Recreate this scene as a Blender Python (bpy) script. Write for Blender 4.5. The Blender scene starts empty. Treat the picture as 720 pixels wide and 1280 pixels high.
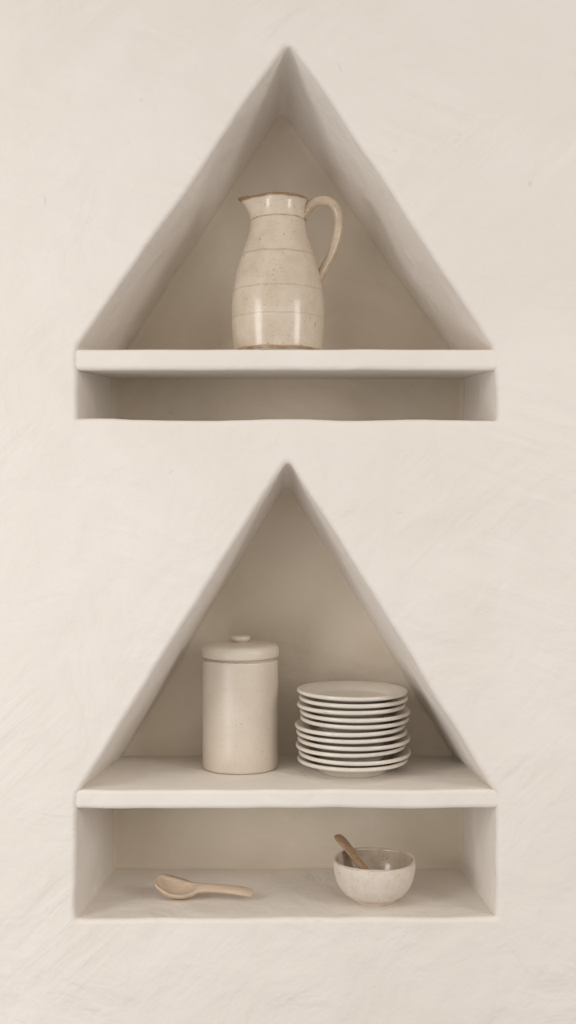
import bpy, bmesh, math, random
from mathutils import Vector, Matrix, noise
random.seed(4)
S=0.0013; D=1.9; DEP=0.27
scene=bpy.context.scene
scene.view_settings.view_transform='Standard'
COL=scene.collection
def P(px,py): return ((px-360)*S,(640-py)*S)

# ------------------------------------------------------------ materials
def nodes(name):
    m=bpy.data.materials.new(name); m.use_nodes=True
    nt=m.node_tree; b=nt.nodes["Principled BSDF"]
    return m,nt,b
def N(nt,t,**kw):
    n=nt.nodes.new(t)
    for k,v in kw.items():
        if k in n.inputs: n.inputs[k].default_value=v
        else: setattr(n,k,v)
    return n
def ramp(nt,stops):
    r=nt.nodes.new("ShaderNodeValToRGB"); e=r.color_ramp.elements
    while len(e)<len(stops): e.new(0.5)
    for i,(p,c) in enumerate(stops):
        e[i].position=p; e[i].color=(*c,1) if len(c)==3 else c
    return r
def mix(nt,fac,a,b,mode='MIX'):
    n=nt.nodes.new("ShaderNodeMix"); n.data_type='RGBA'; n.blend_type=mode
    for idx,v in ((0,fac),(6,a),(7,b)):
        if isinstance(v,bpy.types.NodeSocket): nt.links.new(v,n.inputs[idx])
        else: n.inputs[idx].default_value=v if idx==0 else (*v,1)
    return n.outputs[2]
def coords(nt,scale=(1,1,1),rot=(0,0,0)):
    tc=nt.nodes.new("ShaderNodeTexCoord"); mp=nt.nodes.new("ShaderNodeMapping")
    mp.inputs['Scale'].default_value=scale; mp.inputs['Rotation'].default_value=rot
    nt.links.new(tc.outputs['Object'],mp.inputs['Vector']); return mp.outputs[0]
def tex(nt,vec,scale,detail=3,dist=0.0,rough=0.5):
    n=N(nt,"ShaderNodeTexNoise",Scale=scale,Detail=detail,Distortion=dist,Roughness=rough)
    nt.links.new(vec,n.inputs['Vector']); return n.outputs['Fac']
def math_(nt,op,a,b):
    n=nt.nodes.new("ShaderNodeMath"); n.operation=op
    for i,v in enumerate((a,b)):
        if isinstance(v,bpy.types.NodeSocket): nt.links.new(v,n.inputs[i])
        else: n.inputs[i].default_value=v
    return n.outputs[0]
def rotscale(nt,ang,scale):
    a=coords(nt,(1,1,1),(0,ang,0)); mp=nt.nodes.new("ShaderNodeMapping")
    mp.inputs['Scale'].default_value=scale; nt.links.new(a,mp.inputs['Vector']); return mp.outputs[0]

def plaster(name,colA,colB,bs=1.0):
    m,nt,b=nodes(name)
    v=coords(nt)
    big=tex(nt,v,3.0,5,0.9,0.6)
    r=ramp(nt,[(0.3,colA),(0.7,colB)]); nt.links.new(big,r.inputs[0])
    s1=tex(nt,rotscale(nt,0.75,(3.4,4,30)),1.7,7,0.7,0.62)
    s2=tex(nt,rotscale(nt,-0.35,(3.4,4,27)),1.6,7,0.8,0.62)
    sel=ramp(nt,[(0.42,(0,0,0)),(0.58,(1,1,1))]); nt.links.new(tex(nt,v,3.2,2,0.5),sel.inputs[0])
    mx=nt.nodes.new("ShaderNodeMix"); mx.data_type='FLOAT'
    nt.links.new(sel.outputs[0],mx.inputs[0]); nt.links.new(s1,mx.inputs[2]); nt.links.new(s2,mx.inputs[3])
    am=ramp(nt,[(0.43,(0.12,)*3),(0.70,(1,1,1))]); nt.links.new(tex(nt,v,4.3,2,0.3),am.inputs[0])
    h=math_(nt,'MULTIPLY',mx.outputs[0],am.outputs[0])
    h=math_(nt,'ADD',math_(nt,'MULTIPLY',h,0.55),math_(nt,'MULTIPLY',tex(nt,v,7,4,0.9),1.4))
    h=math_(nt,'ADD',h,math_(nt,'MULTIPLY',tex(nt,v,22,4,0.6),0.40))
    h=math_(nt,'ADD',h,math_(nt,'MULTIPLY',tex(nt,v,120,4),0.09))
    pit=ramp(nt,[(0.72,(0,0,0)),(0.77,(1,1,1))]); nt.links.new(tex(nt,v,30,3,0.6),pit.inputs[0])
    h=math_(nt,'SUBTRACT',h,math_(nt,'MULTIPLY',pit.outputs[0],0.10))
    bu=N(nt,"ShaderNodeBump",Strength=0.85*bs,Distance=0.0065)
    nt.links.new(h,bu.inputs['Height']); nt.links.new(bu.outputs[0],b.inputs['Normal'])
    st=ramp(nt,[(0.40,(0.0,)*3),(0.62,(1,1,1))]); nt.links.new(mx.outputs[0],st.inputs[0])
    f=math_(nt,'MULTIPLY',math_(nt,'MULTIPLY',st.outputs[0],am.outputs[0]),0.35)
    lt=tuple(min(0.92,c*1.08+0.01) for c in colB)
    c=mix(nt,f,r.outputs[0],lt)
    c=mix(nt,math_(nt,'MULTIPLY',pit.outputs[0],0.16),c,(0.5,0.40,0.30))
    nt.links.new(c,b.inputs['Base Color'])
    b.inputs['Roughness'].default_value=0.74
    b.inputs['Specular IOR Level'].default_value=0.22
    return m

def ceramic(name,base,base2,speck,rough=0.25,speck_amt=0.5,bands=(),spscale=260,ring=0.0,coat=0.0,bump=0.25,mottle=18):
    m,nt,b=nodes(name)
    v=coords(nt)
    r=ramp(nt,[(0.3,base),(0.7,base2)]); nt.links.new(tex(nt,v,mottle,5,0.5,0.65),r.inputs[0])
    c=r.outputs[0]
    sp=ramp(nt,[(0.64,(0,0,0)),(0.72,(1,1,1))]); nt.links.new(tex(nt,v,spscale,2),sp.inputs[0])
    sp2=ramp(nt,[(0.68,(0,0,0)),(0.74,(1,1,1))]); nt.links.new(tex(nt,v,spscale*0.45,2),sp2.inputs[0])
    f=math_(nt,'MULTIPLY',math_(nt,'MAXIMUM',sp.outputs[0],sp2.outputs[0]),speck_amt)
    c=mix(nt,f,c,speck)
    tc=nt.nodes.new("ShaderNodeTexCoord"); sx=nt.nodes.new("ShaderNodeSeparateXYZ")
    nt.links.new(tc.outputs['Object'],sx.inputs[0])
    wob=math_(nt,'MULTIPLY',math_(nt,'SUBTRACT',tex(nt,v,28,3),0.5),0.006)
    z=math_(nt,'ADD',sx.outputs['Z'],wob)
    for (zc,hw,col,stg) in bands:
        dd=math_(nt,'ABSOLUTE',math_(nt,'SUBTRACT',z,zc),0)
        q=nt.nodes.new("ShaderNodeMapRange"); q.interpolation_type='SMOOTHSTEP'
        nt.links.new(dd,q.inputs[0]); q.inputs[1].default_value=hw*0.35; q.inputs[2].default_value=hw
        q.inputs[3].default_value=stg; q.inputs[4].default_value=0
        g=math_(nt,'MULTIPLY',q.outputs[0],math_(nt,'ADD',math_(nt,'MULTIPLY',tex(nt,v,60,3),1.6),0.1))
        c=mix(nt,g,c,col)
    nt.links.new(c,b.inputs['Base Color'])
    h=math_(nt,'ADD',math_(nt,'MULTIPLY',tex(nt,v,30,3),0.5),math_(nt,'MULTIPLY',f,-0.12))
    if ring:
        zz=coords(nt,(6,6,95)); h=math_(nt,'ADD',h,math_(nt,'MULTIPLY',tex(nt,zz,1.0,2),ring))
    bu=N(nt,"ShaderNodeBump",Strength=bump,Distance=0.0016)
    nt.links.new(h,bu.inputs['Height']); nt.links.new(bu.outputs[0],b.inputs['Normal'])
    b.inputs['Roughness'].default_value=rough
    b.inputs['Coat Weight'].default_value=coat; b.inputs['Coat Roughness'].default_value=0.11
    return m

def wood(name,a,bc,rough=0.5):
    m,nt,b=nodes(name)
    v=coords(nt,(12,160,160)); r=ramp(nt,[(0.3,a),(0.7,bc)])
    nt.links.new(tex(nt,v,1.2,5,0.8),r.inputs[0]); nt.links.new(r.outputs[0],b.inputs['Base Color'])
    bu=N(nt,"ShaderNodeBump",Strength=0.25,Distance=0.0006)
    nt.links.new(tex(nt,v,1.5,4),bu.inputs['Height']); nt.links.new(bu.outputs[0],b.inputs['Normal'])
    b.inputs['Roughness'].default_value=rough
    return m

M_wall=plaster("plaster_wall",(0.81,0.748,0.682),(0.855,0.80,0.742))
M_backshade=plaster("plaster_niche_back_shade",(0.71,0.62,0.505),(0.775,0.69,0.58),0.9)  # darker copy of the wall plaster; niche shade put into its colour
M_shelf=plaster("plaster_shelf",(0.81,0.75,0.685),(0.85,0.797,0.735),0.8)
brown=(0.27,0.15,0.07)
M_jug=ceramic("jug_glaze",(0.57,0.465,0.35),(0.69,0.59,0.475),(0.25,0.15,0.075),0.3,0.40,
   bands=((0.2650,0.0055,brown,1.25),(0.2290,0.0022,brown,0.6),(0.168,0.0028,(0.42,0.28,0.15),0.5),
          (0.108,0.0022,(0.42,0.29,0.16),0.38),(0.062,0.002,(0.42,0.29,0.16),0.3),(0.006,0.004,brown,0.8)),ring=0.8,coat=0.4,mottle=24)
M_jugh=ceramic("jug_handle_glaze",(0.42,0.31,0.205),(0.61,0.495,0.37),(0.22,0.13,0.06),0.3,0.6,coat=0.3,mottle=35)
M_can=ceramic("canister_glaze",(0.65,0.555,0.455),(0.70,0.615,0.515),(0.34,0.24,0.15),0.4,0.3,
   bands=((0.1925,0.0014,(0.25,0.17,0.10),0.7),(0.0,0.003,(0.36,0.25,0.15),0.6)),ring=0.3,coat=0.15)
M_lid=ceramic("lid_glaze",(0.67,0.585,0.485),(0.72,0.64,0.545),(0.36,0.26,0.17),0.4,0.25,coat=0.12)
M_plate=ceramic("plate_glaze",(0.74,0.68,0.60),(0.79,0.735,0.66),(0.35,0.26,0.18),0.28,0.2,coat=0.25,
   bands=((0.0245,0.0022,(0.5,0.40,0.30),0.25),))
M_bowl=ceramic("bowl_glaze",(0.65,0.555,0.465),(0.74,0.655,0.57),(0.40,0.29,0.19),0.6,0.4,
   bands=((0.0705,0.002,(0.42,0.31,0.21),0.5),),spscale=180,bump=0.8,mottle=50)
M_bowlin=ceramic("bowl_inner_glaze",(0.46,0.37,0.28),(0.60,0.51,0.41),(0.2,0.13,0.07),0.22,0.5,spscale=200,coat=0.4,mottle=50)
M_wl=wood("pale_wood",(0.59,0.45,0.325),(0.71,0.575,0.445))
M_wd=wood("brown_wood",(0.33,0.205,0.12),(0.49,0.335,0.21))

# ------------------------------------------------------------ helpers
def obj(name,bm,mats,parent=None,loc=(0,0,0),smooth=True,**props):
    me=bpy.data.meshes.new(name); bmesh.ops.recalc_face_normals(bm,faces=bm.faces)
    bm.to_mesh(me); bm.free()
    for m in (mats if isinstance(mats,(list,tuple)) else [mats]): me.materials.append(m)
    if smooth:
        for p in me.polygons: p.use_smooth=True
    o=bpy.data.objects.new(name,me); COL.objects.link(o)
    o.location=loc
    if parent: o.parent=parent
    for k,v in props.items(): o[k]=v
    return o
def empty(name,loc,**props):
    o=bpy.data.objects.new(name,None); o.empty_display_size=0.03; COL.objects.link(o); o.location=loc
    for k,v in props.items(): o[k]=v
    return o
def catmull(pts,n):
    out=[]
    for i in range(len(pts)-1):
        p0=pts[max(i-1,0)];p1=pts[i];p2=pts[i+1];p3=pts[min(i+2,len(pts)-1)]
        for k in range(n):
            t=k/n
            out.append(tuple(0.5*((2*b)+(-a+c)*t+(2*a-5*b+4*c-d)*t*t+(-a+3*b-3*c+d)*t**3) for a,b,c,d in zip(p0,p1,p2,p3)))
    out.append(tuple(pts[-1])); return out
def lathe(prof,seg=96,fn=None,matfn=None):
    bm=bmesh.new(); rings=[]
    for j,(r,z) in enumerate(prof):
        if r<1e-6: rings.append([bm.verts.new((0,0,z))]); continue
        ring=[]
        for i in range(seg):
            a=2*math.pi*i/seg
            rr,zz=(r,z) if fn is None else fn(r,z,a,j)
            ring.append(bm.verts.new((rr*math.cos(a),rr*math.sin(a),zz)))
        rings.append(ring)
    for j in range(len(rings)-1):
        A,B=rings[j],rings[j+1]
        for i in range(seg):
            k=(i+1)%seg
            if len(A)==1 and len(B)==1: continue
            if len(A)==1: f=bm.faces.new((A[0],B[k],B[i]))
            elif len(B)==1: f=bm.faces.new((A[i],A[k],B[0]))
            else: f=bm.faces.new((A[i],A[k],B[k],B[i]))
            if matfn: f.material_index=matfn(j)
    return bm
def sweep(path,secs,side=Vector((0,1,0)),seg=20):
    bm=bmesh.new(); rings=[]
    for i,p in enumerate(path):
        t=(path[min(i+1,len(path)-1)]-path[max(i-1,0)]).normalized()
        n=t.cross(side).normalized(); s=n.cross(t)
        a,b=secs[i]
        rings.append([bm.verts.new(p+n*a*math.cos(q)+s*b*math.sin(q)) for q in [2*math.pi*k/seg for k in range(seg)]])
    for A,B in zip(rings,rings[1:]):
        for i in range(seg): bm.faces.new((A[i],A[(i+1)%seg],B[(i+1)%seg],B[i]))
    bm.faces.new(rings[0]); bm.faces.new(rings[-1][::-1])
    return bm

# ------------------------------------------------------------ wall with two niches
def rounded(poly,radii,es=24,cs=8):
    n=len(poly); out=[]; arcs=[]
    for i in range(n):
        p=Vector(poly[i]);a=Vector(poly[i-1]);b=Vector(poly[(i+1)%n])
        d1=(a-p).normalized(); d2=(b-p).normalized(); ang=d1.angle(d2)
        L=radii[i]/max(math.tan(ang/2),0.05)
        L=min(L,0.42*(a-p).length,0.42*(b-p).length)
        if ang>2.9: L=min(L,0.002)
        s=p+d1*L; e=p+d2*L
        arcs.append([(1-t)**2*s+2*t*(1-t)*p+t*t*e for t in [k/cs for k in range(cs+1)]])
    for i in range(n):
        out+=arcs[i]
        s=arcs[i][-1]; e=arcs[(i+1)%n][0]
        for k in range(1,es): out.append(s.lerp(e,k/es))
    return out
def offset_poly(poly,o):
    n=len(poly); out=[]
    for i in range(n):
        p=poly[i]; t1=(p-poly[i-1]).normalized(); t2=(poly[(i+1)%n]-p).normalized()
        n1=Vector((-t1.y,t1.x)); n2=Vector((-t2.y,t2.x))
        out.append(p+(n1+n2)*(o/(1+n1.dot(n2))))
    return out
def ring_pts(nf,depth,off,seed):
    t=min(depth/DEP,1)
    poly=[Vector(a).lerp(Vector(b),t) for a,b in zip(nf['front'],nf['back'])]
    base=rounded(poly,nf['rad'])
    poly=offset_poly(poly,off)
    pts=rounded(poly,[max(0.002,r+off*0.7) for r in nf['rad']])
    n=len(pts); out=[]
    for i,p in enumerate(pts):
        tg=(pts[(i+1)%n]-pts[i-1]); tg.normalize(); nn=Vector((-tg.y,tg.x))
        w=0.0034*noise.noise(Vector((base[i].x*10,base[i].y*10,seed+depth*4)))+0.0006*noise.noise(Vector((base[i].x*45,base[i].y*45,seed)))
        q=p+nn*w
        out.append((q.x,q.y))
    return out
def px(l): return [P(*q) for q in l]
K=(D+DEP)/D
def pb(l): return [((x-360)*S*K,(640-y)*S*K) for x,y in l]
niches=[
 dict(front=px([(361,48),(617,433),(620,450),(621,524),(95,524),(95,450),(97,433)]),
      back =pb([(352,140),(572,452),(579,464),(579,545),(139,545),(139,464),(148,452)]),
      rad=[0.016,0.012,0.004,0.004,0.004,0.004,0.012],seed=1.3,r2=0.010),
 dict(front=px([(360,570),(621,992),(622,1004),(622,1148),(95,1148),(95,1004),(96,992)]),
      back =pb([(359,604),(570,950),(577,958),(577,1086),(141,1086),(141,958),(149,950)]),
      rad=[0.014,0.010,0.004,0.005,0.005,0.004,0.010],seed=7.7,r2=0.008)]
bm=bmesh.new()
R=0.0080
loopsedges=[]
for nf in niches:
    r2=nf['r2']
    specs=[(0,R+0.002)]+[(R*(1-math.cos(a)),R*(1-math.sin(a))) for a in [math.pi/2*k/7 for k in range(8)]]
    specs+=[(d,0) for d in (0.03,0.06,0.09,0.12,0.15,0.18,0.21,0.24)]
    nb0=len(specs)
    specs+=[(DEP-r2*(1-math.sin(b)),-r2*(1-math.cos(b))) for b in [math.pi/2*k/6 for k in range(0,7)]]
    specs+=[(DEP,-r2-0.003)]
    rings=[]
    for (d,o) in specs:
        rings.append([bm.verts.new((x,d,z)) for x,z in ring_pts(nf,d,o,nf['seed'])])
    n=len(rings[0])
    for j,(A,B) in enumerate(zip(rings,rings[1:])):
        for i in range(n):
            f=bm.faces.new((A[i],A[(i+1)%n],B[(i+1)%n],B[i]))
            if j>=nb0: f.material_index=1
    L=rings[-1]
    zs=[v.co.z for v in L]
    cv=bm.verts.new((0,DEP,min(zs)+0.30*(max(zs)-min(zs))))
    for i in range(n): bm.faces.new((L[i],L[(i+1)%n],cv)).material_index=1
    for i in range(n): loopsedges.append(bm.edges.get((rings[0][i],rings[0][(i+1)%n])))
X,Z0,Z1=1.8,-1.35,1.5
outer=[bm.verts.new(c) for c in [(-X,0,Z0),(X,0,Z0),(X,0,Z1),(-X,0,Z1)]]
oe=[bm.edges.new((outer[i],outer[(i+1)%4])) for i in range(4)]
bmesh.ops.triangle_fill(bm,edges=oe+loopsedges,use_beauty=True)
wall=obj("wall_back",bm,[M_wall,M_backshade],kind="structure",label="off-white hand-trowelled plaster wall with two triangular niches")
wn=wall.modifiers.new("wn",'WEIGHTED_NORMAL'); wn.keep_sharp=True; wn.weight=80

# ------------------------------------------------------------ shelves
def shelf(ytop,ybot,ybb,rec,name,label,rb=0.009):
    zt=(640-ytop)*S; zb=(640-ybot)*S; zbb=(640-ybb)*S
    bm=bmesh.new()
    hf=0.350; hb=0.338; nx=60; rr=0.006; prof=[]
    for k in range(6):
        a=math.pi/2*k/5; prof.append((rec+rr-rr*math.cos(a),zt-rr+rr*math.sin(a)))
    for y in (0.05,0.12,0.2,DEP+0.004): prof.append((y,zt))
    for y in (DEP+0.004,0.2,0.12,0.05): prof.append((y,zb+(zbb-zb)*y/DEP))
    for k in range(6):
        a=math.pi/2*(1-k/5); prof.append((rec+rb-rb*math.cos(a),zb+rb-rb*math.sin(a)))
    rings=[]
    for i in range(nx+1):
        u=-1+2*i/nx; ring=[]
        for (y,z) in prof:
            h=hf+(hb-hf)*max(0,y)/DEP
            x=u*h
            w=0.0016*noise.noise(Vector((x*12,y*5,z*3+3))) if y<0.04 else 0
            ring.append(bm.verts.new((x,y+w,z+w*0.8)))
        rings.append(ring)
    n=len(prof)
    for A,B in zip(rings,rings[1:]):
        for i in range(n): bm.faces.new((A[i],A[(i+1)%n],B[(i+1)%n],B[i]))
    bm.faces.new(rings[0]); bm.faces.new(rings[-1][::-1])
    o=obj(name,bm,M_shelf,label=label,category="shelf",group="built-in niche shelves")
    w=o.modifiers.new("wn",'WEIGHTED_NORMAL'); w.weight=80
    return o
shelf(436,462,450,0.0025,"shelf","thick off-white plaster shelf carrying the speckled pitcher")
shelf(988,1012,1012,0.0025,"shelf","thick off-white plaster shelf carrying the canister and stacked plates")
ZS1=(640-436)*S; ZS2=(640-988)*S; ZF=(640-1148)*S

# ------------------------------------------------------------ pitcher
dj=0.088; kj=S*(D+dj)/D
jx=(347.5-360)*kj
def zj(y): return (640-y)*kj-ZS1
H=0.266
outer_p=[(52,0.0015),(54.8,0.008),(57,zj(417)),(57.9,zj(397)),(57.2,zj(376)),(54.4,zj(354)),(49.4,zj(332)),(42.6,zj(311)),(36.8,zj(294)),(34.2,zj(280)),(34.0,zj(267)),(35.2,zj(257)),(37.8,H-0.003)]
op=[(r*kj,z) for r,z in catmull(outer_p,6)]
pro=[(0,0.003),(44*kj,0.003),(47*kj,0)]+op
rt=37.8*kj
pro+=[(rt-0.0008,H-0.0008),(rt-0.0028,H),(rt-0.005,H-0.0012)]
inner=[(r-0.006,z) for r,z in op[::-1] if z>0.012 and z<H-0.006]
pro+=inner+[(0.04,0.012),(0,0.011)]
def spout(r,z,a,j):
    t=max(0,min(1,(z-(zj(284)))/(H-zj(284))))
    da=abs(a-math.pi)
    g=math.exp(-(da/0.36)**2)
    amp=0.0185*t**2.3
    pin=-0.003*t*math.exp(-((da-0.8)/0.3)**2)
    return r+(amp*g+pin if r>0.01 else 0), z+0.0025*t*t*g
bm=lathe(pro,128,spout)
jug=empty("pitcher",(jx,dj,ZS1),label="speckled cream stoneware pitcher with brown rim and looped handle",category="pitcher")
obj("body",bm,M_jug,jug)
hp=[(377,273),(384,261),(395,252.5),(409,251.5),(420,260),(423.4,277),(421.2,297),(414.5,318),(406,334),(399.5,347),(392,359)]
path=[Vector(((x-347.5)*kj,0,zj(y))) for x,y in catmull(hp,6)]
nP=len(path); secs=[]
for i in range(nP):
    t=i/(nP-1); w=0.0125-0.003*math.sin(math.pi*min(1,t*1.2))+(0.003 if t<0.06 else 0)
    th=0.0091-0.0016*t
    if t>0.93: th*=1-0.25*(t-0.93)/0.07
    secs.append((th,w))
obj("handle",sweep(path,secs),M_jugh,jug)

# ------------------------------------------------------------ canister
dc=0.176; kc=S*(D+dc)/D
cx=(300.5-360)*kc
can=empty("canister",(cx,dc,ZS2),label="beige stoneware lidded canister beside the plate stack",category="canister")
rb=0.0668
p=[(0,0.003),(rb-0.01,0.003),(rb-0.005,0),(rb-0.0015,0.0004),(rb-0.0003,0.002),(rb,0.006)]
p+=[(rb+0.0003*math.sin(k*1.7),0.009+0.0176*k) for k in range(1,10)]
p+=[(rb,0.186),(rb,0.1918),(rb-0.0008,0.1934),(rb-0.004,0.1942),(rb-0.0045,0.1965),(rb-0.009,0.1965),(rb-0.010,0.19),(rb-0.010,0.02),(rb-0.014,0.010),(0,0.009)]
obj("body",lathe(p,96),M_can,can)
lid=[(0,-0.004),(rb-0.0125,-0.004),(rb-0.0115,0.0),(rb-0.001,-0.0008),(rb+0.0014,0.0006),(rb+0.0022,0.0035),(rb+0.0019,0.0130),(rb+0.0006,0.0177),(rb-0.0035,0.0209),(rb-0.011,0.0228),(rb-0.023,0.0241),(0.022,0.0252),(0,0.0255)]
lo=obj("lid",lathe(lid,96),M_lid,can,loc=(0,0,0.1966))
kn=[(0,-0.002),(0.0140,-0.002),(0.0140,0.0020),(0.0165,0.0035),(0.0175,0.0055),(0.0172,0.0095),(0.0155,0.0110),(0,0.0115)]
obj("knob",lathe(kn,48),M_lid,lo,loc=(0,0,0.0251))

# ------------------------------------------------------------ plates
dp=0.145; kp=S*(D+dp)/D
pp=[(0,0.006),(0.0515,0.006),(0.0535,0.0006),(0.055,0),(0.0575,0),(0.059,0.0008),(0.0605,0.0058),(0.0655,0.0082),(0.072,0.0118),(0.083,0.0150),(0.0925,0.0176),(0.0955,0.0190),(0.0967,0.0213),(0.0963,0.0238),(0.0945,0.0250),(0.0920,0.0246),(0.083,0.0218),(0.0735,0.0188),(0.0705,0.0175),(0.0665,0.0138),(0.0635,0.0118),(0.060,0.0112),(0,0.0110)]
bm=lathe(pp,96)
plate0=obj("plate",bm,M_plate)
offs=[(0,0),(3,-2),(-2.5,2),(2,0),(-1,1),(-3.5,-1.5),(3,1),(3.6,0),(-2,-1.5),(1.5,0),(-.5,0)]
sc=[1,1.015,0.995,1.02,1.005,0.995,0.985,1.0,0.98,0.985,1.0]
NPL=11; step=0.0118
plates=[plate0]+[plate0.copy() for _ in range(NPL-1)]
for i,o in enumerate(plates):
    if i: COL.objects.link(o)
    ox,oy=offs[i]
    o.location=((440.5+ox*0.9-360)*kp,dp+oy*0.001,ZS2+0.0003+i*step)
    q=0.0 if i==0 else 0.006
    o.rotation_euler=(random.uniform(-q,q),random.uniform(-q,q),random.uniform(0,6))
    if i==NPL-1: o.rotation_euler=(0.012,0.003,1.0); o.location.z+=0.0006
    o.scale=(sc[i],sc[i],1)
    o["category"]="plate"; o["group"]="stacked plates on the plaster shelf"
    o["label"]="off-white glazed ceramic plate in a stack beside the canister"
plates[-1]["label"]="off-white glazed ceramic plate topping the stack, its well showing"
plates[0]["label"]="off-white glazed ceramic plate at the bottom of the stack"

# ------------------------------------------------------------ bowl
db=0.088; kb=S*(D+db)/D; bx=(468-360)*kb
oc=catmull([(0.0375,0.006),(0.0505,0.0140),(0.0615,0.028),(0.0672,0.044),(0.0693,0.058),(0.0692,0.0690)],6)
bp=[(0,0.004),(0.026,0.004),(0.028,0.0),(0.034,0.0),(0.0365,0.0035)]+oc+[(0.0685,0.0710),(0.0668,0.0718),(0.0650,0.0708)]
nb=len(bp)
bp+=catmull([(0.0640,0.0685),(0.0630,0.058),(0.0600,0.044),(0.054,0.030),(0.042,0.018),(0.025,0.0115),(0,0.0095)],5)
def wob(r,z,a,j):
    k=1+0.006*math.sin(2*a+0.5)*(z/0.07)+0.003*math.sin(5*a)*(z/0.07)
    return r*k, z+(0.0008*math.sin(3*a+1)+0.0002*math.sin(7*a))*(z/0.07)
bo=empty("bowl",(bx,db,ZF),label="small speckled off-white stoneware bowl with a brown glazed inside",category="bowl")
obj("body",lathe(bp,96,wob,lambda j:1 if j>=nb-1 else 0),[M_bowl,M_bowlin],bo)

# ------------------------------------------------------------ spoons
def spoon_mesh(st,M=10):
    bm=bmesh.new(); rings=[]
    for (p,s,u,w,c,t) in st:
        ring=[]
        for k in range(M+1):
            v=-1+2*k/M; ring.append(bm.verts.new(p+s*(w*v)+u*(-c*(1-v*v))))
        for k in range(M-1,0,-1):
            v=-1+2*k/M; ring.append(bm.verts.new(p+s*(w*v)+u*(-c*(1-v*v)-t*(1-abs(v)**2.5)-0.0004)))
        rings.append(ring)
    n=len(rings[0])
    for A,B in zip(rings,rings[1:]):
        for i in range(n): bm.faces.new((A[i],A[(i+1)%n],B[(i+1)%n],B[i]))
    bm.faces.new(rings[0]); bm.faces.new(rings[-1][::-1])
    return bm
def build_spoon(ctrl,side):
    c=catmull(ctrl,7); st=[]
    for i,q in enumerate(c):
        p=Vector(q[:3]); a=Vector(c[max(i-1,0)][:3]); b=Vector(c[min(i+1,len(c)-1)][:3])
        t=(b-a).normalized(); s=(side-t*side.dot(t)).normalized(); u=t.cross(s)
        if u.z<0: u=-u
        st.append((p,s,u,max(q[3],0.0006),q[4],max(q[5],0.0005)))
    return spoon_mesh(st)
ds=0.095; ks=S*(D+ds)/D
sx0=(222-360)*ks
ctrl=[(-0.0365,0.003,0.0330,0.0010,0.0,0.0012),
      (-0.0350,0.003,0.0320,0.0125,0.0022,0.0042),
      (-0.027,0.002,0.0280,0.0220,0.0095,0.0060),
      (-0.010,0.001,0.0215,0.0265,0.0140,0.0075),
      (0.008,0,0.0175,0.0240,0.0120,0.0082),
      (0.022,0,0.0168,0.0175,0.0055,0.0110),
      (0.033,0,0.0176,0.0125,-0.0012,0.0125),
      (0.050,-0.001,0.0182,0.0110,-0.0034,0.0122),
      (0.080,-0.003,0.0168,0.0110,-0.0034,0.0114),
      (0.108,-0.006,0.0138,0.0118,-0.0028,0.0104),
      (0.123,-0.008,0.0116,0.0110,-0.0018,0.0090),
      (0.1290,-0.0085,0.0104,0.0068,-0.0008,0.0060),
      (0.1310,-0.0086,0.0092,0.0010,0,0.0015)]
bm=build_spoon(ctrl,Vector((0,1,0.28)).normalized())
mz=min(v.co.z for v in bm.verts)
sp=obj("wooden_spoon",bm,M_wl,loc=(sx0,ds,ZF-mz+0.0003),label="pale carved wooden spoon lying on the niche floor",category="spoon")
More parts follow.
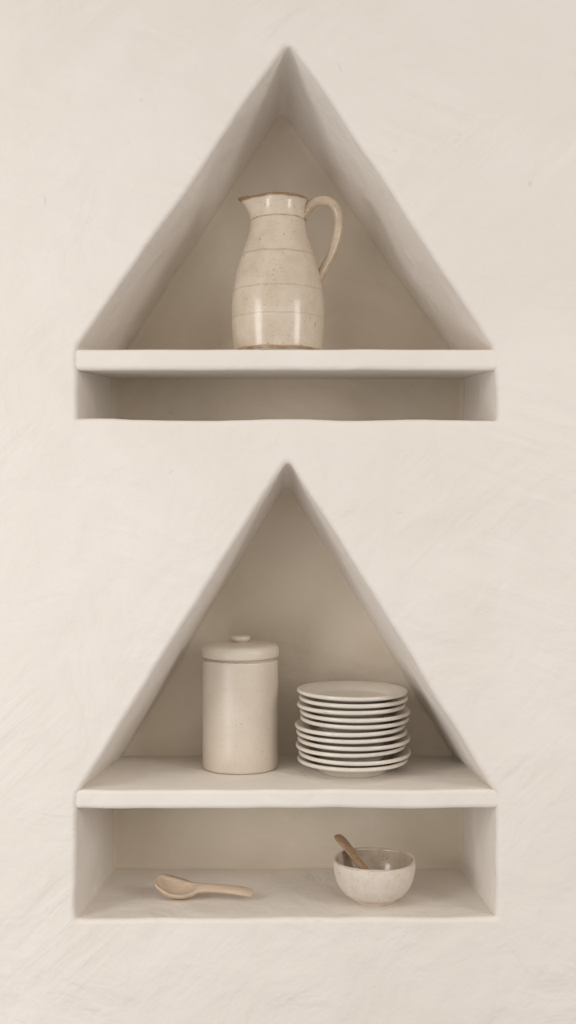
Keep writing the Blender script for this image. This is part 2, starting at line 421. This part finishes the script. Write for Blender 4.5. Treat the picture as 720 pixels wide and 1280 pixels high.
c2=[(0.0375,-0.022,0.0360,0.001,0,0.001),(0.0360,-0.0205,0.0340,0.007,0.001,0.002),(0.029,-0.016,0.0280,0.0115,0.003,0.0025),
    (0.018,-0.008,0.0240,0.0110,0.003,0.003),(0.006,0.000,0.0295,0.0080,0.0,0.006),(-0.010,0.012,0.0440,0.0082,-0.001,0.0075),
    (-0.028,0.028,0.0615,0.0098,-0.0022,0.0074),(-0.0435,0.042,0.0785,0.0116,-0.0022,0.0074),(-0.0535,0.0515,0.0880,0.0128,-0.0020,0.0072),
    (-0.0585,0.0560,0.0925,0.0114,-0.0014,0.0064),(-0.0615,0.0582,0.0950,0.0070,0,0.0045),(-0.0625,0.0590,0.0958,0.0008,0,0.001)]
bm=build_spoon(c2,Vector((0.65,0.75,0)).normalized())
obj("wooden_spoon",bm,M_wd,loc=(bx,db,ZF),label="small brown wooden spoon leaning in the speckled bowl",category="spoon")

# ------------------------------------------------------------ light
def area(name,loc,target,sx,sy,e,col):
    l=bpy.data.lights.new(name,'AREA'); l.shape='RECTANGLE'; l.size=sx; l.size_y=sy; l.energy=e; l.color=col
    o=bpy.data.objects.new(name,l); COL.objects.link(o); o.location=loc
    o.rotation_euler=(Vector(target)-Vector(loc)).to_track_quat('-Z','Y').to_euler(); return o
area("window_or_fill_light",(-1.9,-1.6,0.40),(0,0.1,-0.55),0.7,1.1,18,(1,0.975,0.95))
area("window_or_fill_light",(1.9,-1.6,0.45),(0,0.1,-0.55),0.55,1.0,14,(1,0.965,0.93))
area("window_or_fill_light",(-1.4,-1.8,-0.8),(0,0,-0.55),0.9,0.9,9,(0.92,0.965,1.0))  # added cool fill, no window here; brightens the lower left wall
w=bpy.data.worlds.new("world"); scene.world=w; w.use_nodes=True
nt=w.node_tree; bg=nt.nodes["Background"]
tc=nt.nodes.new("ShaderNodeTexCoord"); sxz=nt.nodes.new("ShaderNodeSeparateXYZ")
nt.links.new(tc.outputs['Generated'],sxz.inputs[0])
rp=ramp(nt,[(0.25,(0.40,0.385,0.375)),(0.48,(0.42,0.40,0.385)),(0.60,(0.59,0.56,0.53)),(0.9,(0.63,0.58,0.52))])
mr=nt.nodes.new("ShaderNodeMapRange"); mr.inputs[1].default_value=-1; nt.links.new(sxz.outputs['Z'],mr.inputs[0])
nt.links.new(mr.outputs[0],rp.inputs[0]); nt.links.new(rp.outputs[0],bg.inputs[0])
bg.inputs[1].default_value=1.10

cam=bpy.data.cameras.new("camera"); co=bpy.data.objects.new("camera",cam); COL.objects.link(co)
co.location=(0,-D,0); co.rotation_euler=(math.pi/2,0,0)
cam.sensor_fit='VERTICAL'; cam.sensor_height=24; cam.lens=24*(D/S)/1280
scene.camera=co
